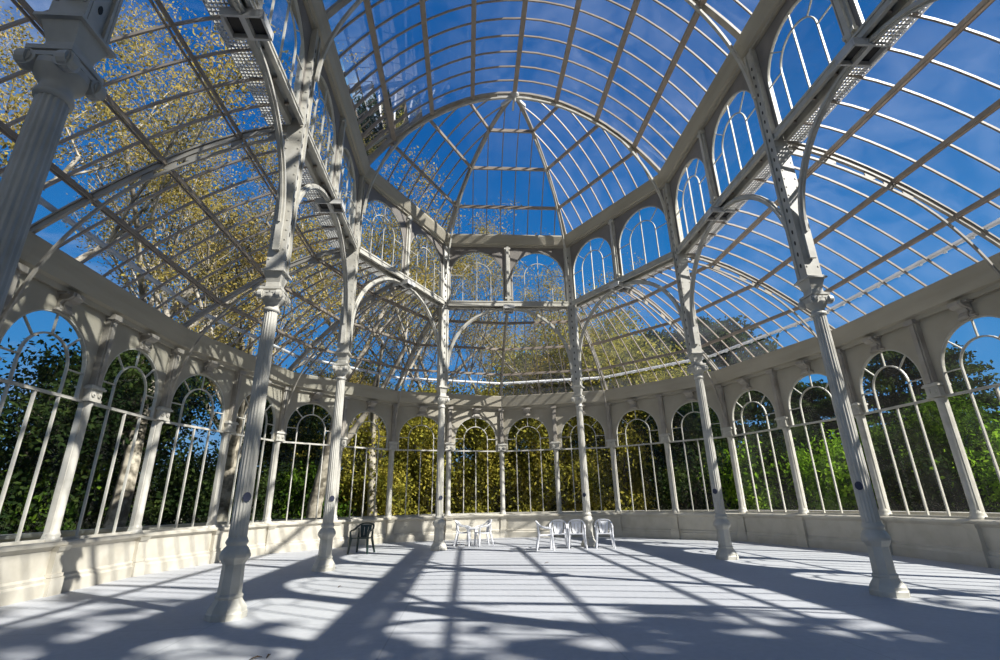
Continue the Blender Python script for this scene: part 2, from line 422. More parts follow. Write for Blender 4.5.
    for sg in (-1,1):
        a = MB(); a.box(N*sg*.128+V((0,0,Z_SILL-.115)), (.28,.18,.012), U, N); a.build('opening', M['dark'], cl)  # dark plates stand in for the shade inside the clamp holes
    tag(ro, 'iron arch brace under the upper windows of ' + key, 'arch brace', 'arch braces between the inner columns')

# ================================================================== OUTER WALL
outer = [V((-R2, YK(k), 0)) for k in range(NBACK,0,-1)] + [polar(a, R2) for a in range(180,-1,-30)] + [V((R2, YK(k), 0)) for k in range(1,NBACK+1)]
def miter(i):   # inward unit direction with length factor at outer vertex i
    p = outer[i]
    if p.y < YB-.01: return V((math.copysign(1,-p.x),0,0))
    if abs(p.y-YB) < .01: d = V((math.copysign(1,-p.x), -math.tan(math.radians(7.5)), 0)); return d
    return (APEX-p).normalized()/math.cos(math.radians(15))
wall_names = {}
seg_names = ['left']*NBACK + ['far_left','back_left','back_center_left','back_center_right','back_right','far_right'] + ['right']*NBACK
wallmb = {}
def profile_run(mb, i, prof):
    vs = []
    for j in (i, i+1):
        d = miter(j)
        for off, z in prof: q = outer[j] + d*off; vs.append((q.x, q.y, z))
    m = len(prof)
    mb.add(vs, [tuple(range(m-1,-1,-1)), tuple(range(m,2*m))] + [(k,(k+1)%m,(k+1)%m+m,k+m) for k in range(m)])
def pillar(prefix=None):
    root = empty('wall_pillar')
    a = MB()   # lower pilaster on the parapet; +Y local = inward
    a.box((0,.19,.37), (.20,.09,.56)); a.box((0,.21,.12), (.26,.13,.24)); a.box((0,.205,.27), (.23,.11,.05))
    a.frustum((0,.20,.60), .20,.10, (0,.20,.67), .27,.18)
    a.build('pilaster', M['plaster'], root)
    a = MB()
    a.lathe([(.115,Z_COP),(.115,.78),(.09,.80),(.10,.83),(.085,.86),(.07,.90),(.065,2.80),(.085,2.84),(.085,2.87)], 20, c=(0,.04,0))
    for sx in (-1,1): a.box((sx*.055,.0,1.81), (.05,.09,2.14)); a.frustum((sx*.06,0,Z_COP),.09,.12,(sx*.055,0,.86),.05,.09)
    a.build('shaft', M['iron'], root)
    a = MB()
    a.box((0,.03,2.90), (.30,.24,.04)); a.box((0,.03,3.00), (.27,.22,.16)); a.box((0,.03,3.10), (.34,.28,.035)); a.box((0,.03,3.13), (.30,.24,.03))
    for sx in (-1,1):
        ring = [(sx*.07+.042*math.cos(t*PI/6), 3.0+.045*math.sin(t*PI/6)) for t in range(12)]
        a.prism(ring, (0,.145,0), (1,0,0), (0,0,1), (0,1,0), .03)
        ring = [(sx*.07+.02*math.cos(t*PI/4), 3.0+.02*math.sin(t*PI/4)) for t in range(8)]
        a.prism(ring, (0,.16,0), (1,0,0), (0,0,1), (0,1,0), .03)
    a.build('capital', M['iron'], root)
    a = MB(); a.box((0,.05,(3.14+4.42)/2), (.15,.16,1.28)); a.box((0,.14,(3.14+4.36)/2), (.09,.03,1.2)); a.box((0,.09,4.37), (.20,.22,.09))
    a.build('upper_strip', M['rib'], root)
    return root
pil0 = pillar(); pil_used = False
def place_pillar(p, inward, label):
    global pil_used
    o = pil0 if not pil_used else copy_tree(pil0); pil_used = True
    o.location = p; o.rotation_euler.z = math.atan2(inward.y, inward.x) - PI/2
    tag(o, label, 'pillar', 'slender pillars of the outer wall')
pill_labels = {}
ordn = ['first','second','third','fourth','fifth','sixth','seventh','eighth']
win_pts = []
def corbel(mb, o, U, N, z0, z1):
    """scroll keystone over an arch"""
    pr = [(.0,z0),(.05,z0),(.07,z0+.04),(.05,z0+.09),(.03,z0+.12),(.06,z0+.17),(.14,z0+.19),(.20,z1-.06),(.20,z1),(.0,z1)]
    mb.prism([(a, b) for a, b in pr], V(o)+V(N)*.04, N, (0,0,1), U, .24)
    mb.prism([(a*.9+.03, b) for a, b in pr[1:-1]] + [(0,z1),(0,z0)], V(o)+V(N)*.04, N, (0,0,1), U, .14)
    mb.box(V(o)+V(N)*.06+V((0,0,z0+.015)), (.34,.08,.035), U, N)
    mb.box(V(o)+V(N)*.10+V((0,0,z1-.02)), (.36,.18,.03), U, N)
made_wall = {}
for i in range(len(outer)-1):
    p0, p1 = outer[i], outer[i+1]; U = (p1-p0).normalized(); L = (p1-p0).length; mid = (p0+p1)/2
    N = V((U.y,-U.x,0)); 
    if N.dot(V((0, min(mid.y,YB), 0))-mid) < 0: N = -N
    nm = seg_names[i]
    w = MB()
    profile_run(w, i, [(-.15,-.1),(.22,-.1),(.22,.17),(.205,.19),(.19,.20),(.19,.24),(.165,.26),(.155,.27),(.155,.62),(.165,.63),(.20,.66),(.22,.68),(.22,.72),(.19,Z_COP),(-.15,Z_COP)])
    wo = struct(w.build('wall_'+nm, M['plaster']))
    # beam / gutter
    b = MB(); profile_run(b, i, [(-.18,Z_BEAM0),(.06,Z_BEAM0),(.06,Z_BEAM0-.05),(.11,Z_BEAM0-.05),(.12,Z_BEAM0+.03),(.20,Z_BEAM0+.05),(.28,Z_BEAM1-.03),(.28,Z_BEAM1),(-.18,Z_BEAM1)])
    trim(b, M['cream'])
    for sg in (-1,1):
        o = mid + U*sg*L/4; hw = L/4
        win_no[0] += 1
        f = MB(); bar_frame(f, o, U, N, Z_WSPR, .44, Z_COP, 0, hw-.215, zo=Z_TRANS)
        # the outer frame arch goes only to the capital; straight jambs by the shafts
        P = lambda u, z: o + U*u + V((0,0,z))
        f.sweep([P(-hw+.09,Z_TRANS), P(hw-.09,Z_TRANS)], N, .05, .045)
        f.sweep([P(0,Z_COP), P(0,Z_TRANS)], N, .04, .03)
        f.sweep([P(-hw+.09,Z_COP+.02), P(hw-.09,Z_COP+.02)], N, .05, .04)
        wv = struct(f.build('window_%d' % win_no[0], M['iron']))
        s = MB(); s.archplate(o, U, N, hw, Z_TRANS+.03, Z_BEAM0, hw-.205, Z_WSPR, .07)
        spn = s.build('spandrel_panel', M['cream'], wv)
        k = MB(); corbel(k, o, U, N, 4.09, Z_BEAM0-.04); k.build('keystone', M['rib'], spn)
        gl = MB(); P2 = lambda u, z: tuple(o + U*u + V((0,0,z)))
        gl.add([P2(-hw+.1,Z_COP), P2(hw-.1,Z_COP), P2(hw-.1,Z_TRANS), P2(-hw+.1,Z_TRANS)], [(0,1,2,3)])
        glass_arch(gl, o, U, hw-.21, Z_TRANS, Z_WSPR, hw-.21)
        gl.build('window_pane', M['wglass'], wv)
    win_pts.append((p0, p1, U, N, mid))
chain = []
for i, (p0, p1, U, N, mid) in enumerate(win_pts):
    d = miter(i); chain.append((p0, d.normalized())); chain.append((mid, N))
chain.append((outer[-1], miter(len(outer)-1)))
def pl_label(p):
    if p.y < YB-.01:
        k = round((YB-p.y)/(S/2)); side = 'left' if p.x < 0 else 'right'
        if k > 4: return 'slender wall pillar beside or behind the camera'
        return 'slender iron pillar on the straight %s window wall, %s before the wall starts to turn' % (side, ordn[k-1])
    a = math.degrees(math.atan2(p.y-YB, p.x)); k = int(round(a/15.))
    if k == 12: return 'slender iron pillar where the straight left wall starts to curve'
    if k == 0: return 'slender iron pillar where the straight right wall starts to curve'
    if k == 6: return 'slender iron pillar at the very middle of the curved end wall'
    if k > 6: return 'slender iron pillar on the curved end wall, %s to the left of its middle pillar' % ordn[k-7]
    return 'slender iron pillar on the curved end wall, %s to the right of its middle pillar' % ordn[5-k]
for p, d in chain: place_pillar(p, d, pl_label(p))

# ================================================================== AISLE ROOF
def ztop(t): return Z_BEAM1 + (Z_SILL+.03-Z_BEAM1)*(1-(1-t)**1.6)
inn_pts = [V((-S, YK(k), 0)) for k in range(NBACK,0,-1)] + [CX['B'], (CX['B']+CX['C'])/2, CX['C'], (CX['C']+CX['D'])/2, CX['D'], (CX['D']+CX['E'])/2, CX['E']] + [V((S, YK(k), 0)) for k in range(1,NBACK+1)]
# glass springs a little outside the column line
def aisle_pt(a, b, t, dz=0):    # a outer point, b inner point
    q = a.lerp(b, t); return V((q.x, q.y, ztop(t)+dz))
NT = 12
ribname = {}
def rib_label(i):
    p = outer[i]
    if p.y < YB-.01:
        k = round((YB-p.y)/S); side = 'left' if p.x < 0 else 'right'
        if k == 1: return 'curved iron roof rib over the %s aisle, meeting the %s foreground column' % (side, side)
        return 'curved iron roof rib over the %s aisle beside or behind the camera' % side
    a = round(math.degrees(math.atan2(p.y-YB, p.x))/30)
    return {6:'curved roof rib over the left aisle meeting the second left column', 5:'curved roof rib left of the back, meeting the clamp of the slanting left bay',
            4:'curved roof rib running down from the back left slim column', 3:'straight-on roof rib in the very middle of the back aisle roof',
            2:'curved roof rib running down from the back right slim column', 1:'curved roof rib right of the back, meeting the clamp of the slanting right bay',
            0:'curved roof rib over the right aisle meeting the second right column'}[a]
for i in range(len(outer)):
    a, b = outer[i], inn_pts[i]; d = (b-a).normalized(); side = V((-d.y, d.x, 0))
    root = empty('aisle_rib', a + V((0,0,0)))
    m = MB(); m.sweep([aisle_pt(a,b,t/NT,-.05)-a for t in range(NT+1)], side, .05, .10)
    m.sweep([aisle_pt(a,b,t/NT,.0)-a for t in range(NT+1)], side, .09, .03)
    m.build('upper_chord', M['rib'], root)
    # lower chord: from the wall pillar's capital up, bending in under the rib
    Lh = (b-a).length; pts = []
    for k in range(15):
        s_ = k/14
        P0, P1, P2 = (.10,3.16), (.30,4.9), (Lh*.40, ztop(.40)-.22)
        x = (1-s_)**2*P0[0]+2*s_*(1-s_)*P1[0]+s_*s_*P2[0]; z = (1-s_)**2*P0[1]+2*s_*(1-s_)*P1[1]+s_*s_*P2[1]
        pts.append(d*x + V((0,0,z)))
    for k in range(1, 9):
        t = .40 + .58*k/8; pts.append(d*(Lh*t) + V((0,0,ztop(t)-.22-.02*math.sin(PI*k/8))))
    m = MB(); m.sweep(pts, side, .035, .04)
    for t in (.42,.5,.58,.75,.9): 
        z = ztop(t); m.box(d*(Lh*t)+V((0,0,z-.14)), (.16,.02,.16), d, side)
    m.build('lower_chord', M['rib'], root)
    tag(root, rib_label(i), 'roof rib', 'curved ribs of the aisle roof')
NP = 8
for i in range(len(outer)-1):
    a0, b0, a1, b1 = outer[i], inn_pts[i], outer[i+1], inn_pts[i+1]
    gl = MB(); vs = []; K = 12
    for k in range(K+1):
        t = k/K
        vs.append(aisle_pt(a0,b0,t,.02)); vs.append(aisle_pt(a1,b1,t,.02))
    gl.add(vs, [(2*k,2*k+1,2*k+3,2*k+2) for k in range(K)], False)
    nm = 'ceiling' if i == 0 else 'ceiling.%03d' % i
    root = struct(gl.build('ceiling', M['glass']))
    bars = MB()
    for j in range(1, NP):
        a = a0.lerp(a1, j/NP); b = b0.lerp(b1, j/NP); d = (b-a).normalized(); side = V((-d.y,d.x,0))
        bars.sweep([aisle_pt(a,b,t/K,-.01) for t in range(K+1)], side, .026, .04)
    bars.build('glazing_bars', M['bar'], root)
    for t in (.225,.475,.76):
        pu = MB(); u = (a1-a0).normalized(); q0, q1 = aisle_pt(a0,b0,t,-.06), aisle_pt(a1,b1,t,-.06)
        dn = V((u.y,-u.x,0))
        pu.sweep([q0+V((0,0,0))+dn*.03, q1+dn*.03], (0,0,1), .07, .025); pu.sweep([q0-dn*.04+V((0,0,-.01)), q1-dn*.04+V((0,0,-.01))], (0,0,1), .035, .02)
        pu.build('purlin', M['bar'], root)
    pi_ = MB()
    for t, rr in ((.095,.045),(.87,.035)):
        q0, q1 = aisle_pt(a0,b0,t,.14), aisle_pt(a1,b1,t,.14); pi_.tube([q0,q1], rr, 8)
        for j in range(0, NP):
            f = (j+.5)/NP; q = q0.lerp(q1, f); pi_.box(q-V((0,0,.01)), (.05,.05,.10))
    pi_.build('gutter_pipe', M['pipe'], root)

# ================================================================== MAIN VAULT
def vz(r): r = min(abs(r),1); return Z_SPR + (Z_APEX-Z_SPR)*(1-r*r)**.9
def hip_pt(p, r, dz=0): q = APEX.lerp(p, r); return V((q.x, q.y, vz(r)+dz))
RS = [1-.5*(1-math.cos(PI*k/20))*1.0 for k in range(21)]     # radial samples 1..0
# apse faces
for idx, (n0, n1) in enumerate((('B','C'),('C','D'),('D','E'))):
    p0, p1 = CX[n0], CX[n1]
    gl = MB(); vs = []
    for r in RS: vs.append(hip_pt(p0,r,.02)); vs.append(hip_pt(p1,r,.02))
    gl.add(vs, [(2*k,2*k+1,2*k+3,2*k+2) for k in range(len(RS)-1)])
    root = struct(gl.build('ceiling', M['glass']))
    bars = MB(); U = (p1-p0).normalized(); side = U
    for j in range(1, 9):
        f = j/9; base = p0.lerp(p1, f)      # bars run square to the eave and stop at the hips
        off = (f-.5)*S                      # distance from face middle
        rmin = abs(off)/(S/2)
        pts = []
        mface = (p0+p1)/2
        for k in range(17):
            r = 1-(1-rmin)*k/16
            q = APEX.lerp(mface, r) + U*off
            pts.append(V((q.x,q.y,vz(r)-.01)))
        if rmin < .98: bars.sweep(pts, U, .027, .04)
    bars.build('glazing_bars', M['bar'], root)
    for r in (.82,.59,.32):
        pu = MB(); pu.sweep([hip_pt(p0,r,-.06), hip_pt(p1,r,-.06)], (0,0,1), .10, .05); pu.build('purlin', M['bar'], root)
# barrel bays
def barrel_pt(x, y, dz=0): return V((x*S, y, vz(x)+dz))
XS = [-math.cos(PI*k/28) for k in range(29)]
for b in range(NBACK):
    y0, y1 = YK(b), YK(b+1)
    gl = MB(); vs = []
    for x in XS: vs.append(barrel_pt(x,y0,.02)); vs.append(barrel_pt(x,y1,.02))
    gl.add(vs, [(2*k,2*k+1,2*k+3,2*k+2) for k in range(len(XS)-1)])
    root = struct(gl.build('ceiling', M['glass']))
    bars = MB()
    for j in range(1, 9):
        y = y0+(y1-y0)*j/9; bars.sweep([barrel_pt(x,y,-.01) for x in XS], (0,1,0), .028, .04)
    bars.build('glazing_bars', M['bar'], root)
    for x in (-.80,-.56,-.29,0,.29,.56,.80):
        pu = MB(); pu.sweep([barrel_pt(x,y0,-.06), barrel_pt(x,y1,-.06)], (0,0,1), .08, .11); pu.build('purlin', M['bar'], root)
# ribs
def lower_curve(dirv, base_r=1.0):
    """2-D (distance from axis in units of S, z) lower chord from the post up to the crown"""
    P0, P1, P2 = (.955, 7.9), (.95, 9.15), (.72, vz(.72)-.17); out = []
    for k in range(13):
        s_ = k/12; out.append(((1-s_)**2*P0[0]+2*s_*(1-s_)*P1[0]+s_*s_*P2[0], (1-s_)**2*P0[1]+2*s_*(1-s_)*P1[1]+s_*s_*P2[1]))
    for k in range(1, 15): r = .72*(1-k/14); out.append((r, vz(r)-.17))
    return out
lc = lower_curve(0)
for k in range(NBACK+1):
    y = YK(k); root = empty('vault_rib', (0,y,0)); yy = V((0,-y,0))
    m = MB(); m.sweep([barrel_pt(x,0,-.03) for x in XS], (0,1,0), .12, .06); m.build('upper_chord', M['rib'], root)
    full = [(-r,z) for r,z in lc] + [(r,z) for r,z in reversed(lc[:-1])]
    m = MB(); m.sweep([V((x*S,0,z)) for x,z in full], (0,1,0), .06, .05)
    for sg in (-1,1):      # solid web plates with long gaps between
        for r0, r1 in ((.62,.50),(.34,.24),(.80,.72),(.06,-.0)):
            q = [(sg*(r0+(r1-r0)*i/5)*S, vz(r0+(r1-r0)*i/5)) for i in range(6)]
            poly = [(x,z-.04) for x,z in q] + [(x,z-.18) for x,z in reversed(q)]
            m.prism(poly, (0,0,0), (1,0,0), (0,0,1), (0,1,0), .03)
    m.build('lower_chord', M['iron'], root)
    lab = {0:'arched vault rib crossing the nave where the apse dome begins, meeting the white hub', 1:'arched vault rib crossing high over the foreground columns'}.get(k, 'arched vault rib crossing above or behind the camera')
    tag(root, lab, 'roof rib', 'arched ribs of the main vault')
for n in ('C','D'):
    p = CX[n]; d = (p-APEX).normalized(); side = V((-d.y,d.x,0))
    root = empty('hip_rib', APEX)
    m = MB(); m.sweep([hip_pt(p,r,-.03)-APEX for r in RS], side, .10, .08); m.build('upper_chord', M['rib'], root)
    m = MB(); m.sweep([d*(r*S)+V((0,0,z)) for r,z in lc[:20]], side, .05, .05); m.build('lower_chord', M['iron'], root)
    tag(root, 'hip rib rising from the back %s slim column to the white hub of the dome' % ('left' if n=='C' else 'right'), 'roof rib', 'hip ribs of the apse dome')
h = MB(); h.lathe([(.02,-.30),(.035,-.28),(.04,-.20),(.07,-.15),(.14,-.11),(.13,-.06),(.05,-.02)], 24)
for k in range(5):
    a = math.radians(k*45); 
    if k: pass
    d = V((math.cos(math.radians(k*45)), math.sin(math.radians(k*45)), 0)); h.box(V((0,0,-.11))+d*.28, (.40,.05,.10), d, (-d.y,d.x,0))
tag(h.build('dome_hub', M['pipe'], loc=(0,YB,Z_APEX)), 'small white cast hub where the dome ribs meet at the crown', 'roof hub')

# ================================================================== PLASTIC CHAIRS
def make_chair(m, name='plastic_chair'):
    root = empty(name)
    s = MB()   # local: front = -Y, seat height .43
    # seat: dished shell with rolled rim
    def seat_h(u, v): return .43 - .02*math.cos(u*PI/2)*math.cos(v*PI/2) + .012*max(0,-v)
    n = 10; vs = []; fs = []
    for k in (0,1):
        for i in range(n+1):
            for j in range(n+1):
                u, v = -1+2*i/n, -1+2*j/n; w = .235 - .025*(v+1)/2
                vs.append((u*w, v*.21-.01, seat_h(u,v) - k*.012 - (.02*k if abs(u)==1 or v==-1 else 0)))
    q = (n+1)**2
    for i in range(n):
        for j in range(n):
            a, b, c, d = i*(n+1)+j, (i+1)*(n+1)+j, (i+1)*(n+1)+j+1, i*(n+1)+j+1
            fs += [(a,b,c,d), (q+d,q+c,q+b,q+a)]
    edge = [i*(n+1) for i in range(n+1)] + [n*(n+1)+j for j in range(1,n+1)] + [i*(n+1)+n for i in range(n-1,-1,-1)] + [j for j in range(n-1,0,-1)]
    for k in range(len(edge)): a, b = edge[k], edge[(k+1)%len(edge)]; fs.append((a, q+a, q+b, b))
    s.add(vs, fs, False)
    s.build('seat', m, root)
    # backrest: curved panel with vertical slots, leaning back
    b = MB()
    def bp(u, z): # u in -1..1 , z height above seat 0..1
        w = .115 + .035*math.sin(PI*z*.8) + .03*z*z; x = u*w; y = .195 + .085*z - .05*(u*u)*.8; return V((x, y, .43 + z*.35))
    cols = [-1,-.78,-.62,-.30,-.16,.16,.30,.62,.78,1]; rows = 10
    def strip(u0, u1, z0, z1, nn=8, mm=2):
        vs = []; fs = []
        for side in (0,1):
            for i in range(nn+1):
                for j in range(mm+1):
                    z = z0+(z1-z0)*i/nn; u = u0+(u1-u0)*j/mm; p = bp(u,z); vs.append(p + V((0, .012*side, 0)))
        q = (nn+1)*(mm+1)
        for i in range(nn):
            for j in range(mm):
                a = i*(mm+1)+j; fs += [(a,a+1,a+mm+2,a+mm+1), (q+a+mm+1,q+a+mm+2,q+a+1,q+a)]
        for i in range(nn):
            a = i*(mm+1); fs.append((a,a+mm+1,q+a+mm+1,q+a)); a += mm; fs.append((q+a,q+a+mm+1,a+mm+1,a))
        for j in range(mm):
            fs.append((j+1,j,q+j,q+j+1)); a = nn*(mm+1)+j; fs.append((a,a+1,q+a+1,q+a))
        b.add(vs, fs, False)
    for u0, u1 in ((-.97,-.40),(-.30,.30),(.40,.97)): strip(u0,u1,.10,.84)
    strip(-1,1,.0,.14,2,10); strip(-1,1,.80,1.0,3,10)
    b.build('backrest', m, root)
    # continuous arm and back rim
    a = MB(); pts = []
    side = [(.265,-.20,.60),(.275,-.10,.635),(.277,.02,.645),(.270,.12,.675),(.250,.19,.73),(.205,.25,.785),(.13,.28,.82),(.05,.285,.83)]
    path = [V(p) for p in side] + [V((-x,y,z)) for x,y,z in reversed(side)]
    a.sweep(path, (0,0,1), .022, .045)
    a.sweep([p-V((0,0,.015)) for p in path], (0,0,1), .04, .012)
    a.build('armrest', m, root)
    for sx in (-1,1):
        l = MB()  # front leg, rising to the arm
        l.tube([(sx*.285,-.235,0),(sx*.262,-.215,.25),(sx*.25,-.20,.43),(sx*.265,-.205,.60)], [.026,.034,.036,.026], 6, False)
        l.tube([(sx*.27,-.215,.02),(sx*.235,-.185,.41)], [.014,.03], 6, False); l.build('leg', m, root)
        l = MB(); l.tube([(sx*.265,.30,0),(sx*.225,.245,.25),(sx*.20,.205,.43),(sx*.205,.225,.56),(sx*.215,.225,.69)], [.026,.033,.034,.026,.02], 6, False)
        l.build('leg', m, root)
    return root
wc = make_chair(M['white']); wc.scale = (.80,.80,.82); bc = make_chair(M['black'])
bc.scale = (.92,.88,.86); bc.location = (-3.93, 13.62, 0); bc.rotation_euler.z = math.radians(-14)
tag(bc, 'black plastic garden chair standing alone in the sun', 'chair')
spots = [((.74,13.30,0), 84, 'white plastic garden chair seen side-on at the left end of the row'),
         ((1.14,13.62,0), -9, 'white plastic garden chair facing forward, second from left, beside the side-on chair'),
         ((1.60,13.52,0), -11, 'white plastic garden chair facing forward just left of the back right column'),
         ((2.29,13.38,0), -13, 'white plastic garden chair just right of the back right column'),
         ((-1.36,15.10,0), 84, 'white plastic garden chair on the left of the small white table'),
         ((-.80,14.95,0), -74, 'white plastic garden chair on the right of the small white table')]
for k, (loc, rz, lab) in enumerate(spots):
    o = wc if k == 0 else copy_tree(wc); o.location = loc; o.rotation_euler.z = math.radians(rz)
    tag(o, lab, 'chair', 'white plastic garden chairs')
t = empty('plastic_table', (-1.10,15.25,0), .3); t.scale = (.62,.62,.66)
m = MB(); m.lathe([(.30,.665),(.33,.67),(.34,.685),(.34,.70),(.335,.705)], 28); m.lathe([(.29,.63),(.30,.665)], 28); m.build('tabletop', M['white'], t)
for a in range(4):
    q = a*PI/2+PI/4; m = MB(); m.tube([(.30*math.cos(q),.30*math.sin(q),0),(.25*math.cos(q),.25*math.sin(q),.4),(.24*math.cos(q),.24*math.sin(q),.67)], [.018,.026,.032], 6, False); m.build('leg', M['white'], t)
tag(t, 'small round white plastic table between two white chairs', 'table')

# dry leaves and crumbs on the floor, the last a thin dark piece
for k, (x, y, a, s_, lab) in enumerate(((-3.02,4.82,.3,.05,'small dark dry leaf on the shaded floor in front, left piece'),(-2.93,4.86,1.4,.035,'small dark dry leaf on the shaded floor in front, right piece'),
        (-3.2,8.4,.9,.035,'tiny dark leaf on the floor in front of the second left column'),(.33,10.6,.1,.05,'thin small dark piece on the sunny floor at the middle'))):
    m = MB(); pts = [(-1,0),(-.4,.35),(.3,.4),(1,0),(.4,-.3),(-.5,-.4)]
    vs = [(u*s_, v*s_*.6, .012*math.sin(u*2+1)+.012) for u,v in pts]; m.add(vs + [(x_,y_,z_-.004) for x_,y_,z_ in vs], [tuple(range(6)), tuple(range(11,5,-1))]+[(i,(i+1)%6,(i+1)%6+6,i+6) for i in range(6)])
    o = m.build('dry_leaf', M['leaf_dry'], loc=(x,y,0)); o.rotation_euler.z = a; tag(o, lab, 'leaf', 'dry leaves on the floor')

# ================================================================== TREES
def leaf_quads(mb, pts, size, rnd):
    for p in pts:
        n = V((rnd.gauss(0,1), rnd.gauss(0,1), rnd.gauss(0,1)+.4)).normalized()
        a = n.orthogonal().normalized(); a.rotate(Matrix.Rotation(rnd.random()*6.28, 3, n)); b = n.cross(a)
        s_ = size*(.6+.8*rnd.random())
        mb.add([p-a*s_, p-b*s_*.55+a*.1*s_, p+a*s_, p+b*s_*.55], [(0,1,2,3)])
def tree_proto(name, h, crown_r, crown_lo, nleaf, size, leafm, barkm, seed, trunk_r=.28, lean=.05, spread=.55, blobs=34, maxd=3):
    rnd = random.Random(seed); root = empty(name); tips = []; tr = MB()
    def grow(p, d, L, r, depth):
        pts = [p]; rr = [r]; q = p.copy(); dd = d.copy(); n = 5
        for i in range(n):
            dd = (dd + V((rnd.gauss(0,.10), rnd.gauss(0,.10), .04))).normalized(); q = q + dd*L/n; pts.append(q.copy()); rr.append(r*(1-.45*(i+1)/n))
            if depth >= (1 if maxd == 3 else 2): tips.append(q.copy())
        tr.tube(pts, rr, 7 if depth < 2 else 4)
        if depth < maxd:
            for i in range(3 if depth else 5):
                k = rnd.randint(2, n); az = rnd.random()*6.28
                nd = (dd*(1-spread) + V((math.cos(az), math.sin(az), .35+.3*rnd.random()))*spread).normalized()
                grow(pts[k].copy(), nd, L*(.55+.25*rnd.random()), rr[k]*.62, depth+1)
    grow(V((0,0,0)), V((lean, lean*.5, 1)).normalized(), h*.5, trunk_r, 0)
    tr.build('trunk', barkm, root)
    lv = MB(); pts = []
    centers = [t for t in tips if t.z > crown_lo]
    for _ in range(blobs):
        a = rnd.random()*6.28; zc = rnd.uniform(crown_lo, h*.97); f = math.sin(PI*min(1,max(0,(zc-crown_lo)/(h-crown_lo)*.85+.12))); rr = crown_r*f*math.sqrt(rnd.random())
        centers.append(V((rr*math.cos(a), rr*math.sin(a), zc)))
    if maxd == 4: rnd.shuffle(centers); centers = centers[:max(60, len(centers)//4)]
    for _ in range(nleaf):
        c = centers[rnd.randrange(len(centers))]; g = crown_r*(.16 if maxd == 3 else .065)
        pts.append(c + V((rnd.gauss(0,g), rnd.gauss(0,g), rnd.gauss(0,g*.7))))
    leaf_quads(lv, pts, size, rnd); lv.build('foliage', leafm, root)
    return root
def bush_proto(name, w, h, n, size, leafm, seed):
    rnd = random.Random(seed); root = empty(name); st = MB()
    for k in range(7):
        a = rnd.random()*6.28; st.tube([(0,0,0),(math.cos(a)*w*.25,math.sin(a)*w*.25,h*.45),(math.cos(a)*w*.4,math.sin(a)*w*.4,h*.85)], [.09,.05,.02], 5)
    st.build('stems', M['darkbark'], root)
    cs = [V((rnd.uniform(-1,1)*w*.8, rnd.uniform(-1,1)*w*.8, rnd.uniform(.03,.95)*h)) for _ in range(26)]
    lv = MB(); pts = []
    for _ in range(n):
        c = cs[rnd.randrange(len(cs))]; g = w*.22; q = c + V((rnd.gauss(0,g), rnd.gauss(0,g), rnd.gauss(0,g)))
        if q.z > .1: pts.append(q)
    leaf_quads(lv, pts, size, rnd); lv.build('foliage', leafm, root)
    return root
def cone_cedar(name, h, r, n, seed):
    rnd = random.Random(seed); root = empty(name); tr = MB(); tr.tube([(0,0,0),(0.1,0,h*.5),(0,0.1,h*.95)], [.4,.25,.05], 8)
    pts = []
    for k in range(16):
        z = h*(.22+.75*k/16); L = r*math.sin(PI*(.22+.68*k/16))
        for j in range(7):
            a = rnd.random()*6.28; e = V((math.cos(a)*L, math.sin(a)*L, z+.3)); tr.tube([(0,0,z),e*1], [.08,.02], 4)
            for _ in range(n//112):
                f = rnd.uniform(.25,1.05); pts.append(V((e.x*f,e.y*f,z+.3*f)) + V((rnd.gauss(0,.35),rnd.gauss(0,.35),rnd.gauss(0,.16))))
    tr.build('trunk', M['darkbark'], root); lv = MB(); leaf_quads(lv, pts, .15, rnd); lv.build('foliage', M['deep'], root); return root
CAMP = V((-1.278, 0, 0))
def at(b, D): return V((CAMP.x + D*math.sin(math.radians(b)), D*math.cos(math.radians(b)), -.4))
used = set()
def put(proto, loc, label, cat, group, rz=None, sc=1.0, sz=None):
    o = proto if proto.name not in used else copy_tree(proto); used.add(proto.name)
    o.location = loc; o.rotation_euler.z = R.random()*6.28 if rz is None else rz; o.scale = (sc,sc,sz or sc)
    tag(o, label, cat, group)
plane = tree_proto('plane_tree', 15, 4.8, 5.0, 20000, .048, M['gold'], M['bark'], 3, .30, .04, .5, 10, 4)
plane2 = tree_proto('plane_tree', 14, 4.4, 4.0, 20000, .048, M['gold'], M['bark'], 11, .26, -.06, .5, 10, 4)
gold = tree_proto('golden_tree', 12, 4.4, 1.0, 26000, .10, M['lime'], M['darkbark'], 5, .25, .03, .55, 70)
green = tree_proto('green_tree', 9, 3.6, .8, 17000, .095, M['green'], M['darkbark'], 8, .22, .03, .55, 50)
dark = tree_proto('dark_tree', 9, 3.8, .8, 20000, .10, M['deep'], M['darkbark'], 18, .22, .03, .55, 60)
shrub5 = bush_proto('shrub', 2.2, 4.2, 14000, .10, M['deep'], 25)
pine = cone_cedar('cedar_tree', 14, 5.0, 34000, 9)
big = tree_proto('added_shade_tree', 18, 6.0, 4.0, 42000, .28, M['green'], M['darkbark'], 31, .4, .0, .5, 90)
shrub = bush_proto('shrub', 1.5, 2.4, 6500, .08, M['deep'], 21)
shrub2 = bush_proto('shrub', 1.5, 2.6, 6500, .08, M['green'], 22)
shrub4 = bush_proto('shrub', 1.6, 3.0, 9000, .08, M['fresh'], 24)
shrub3 = bush_proto('shrub', 2.0, 6.4, 24000, .075, M['lime'], 23)
G = 'trees of the park outside'
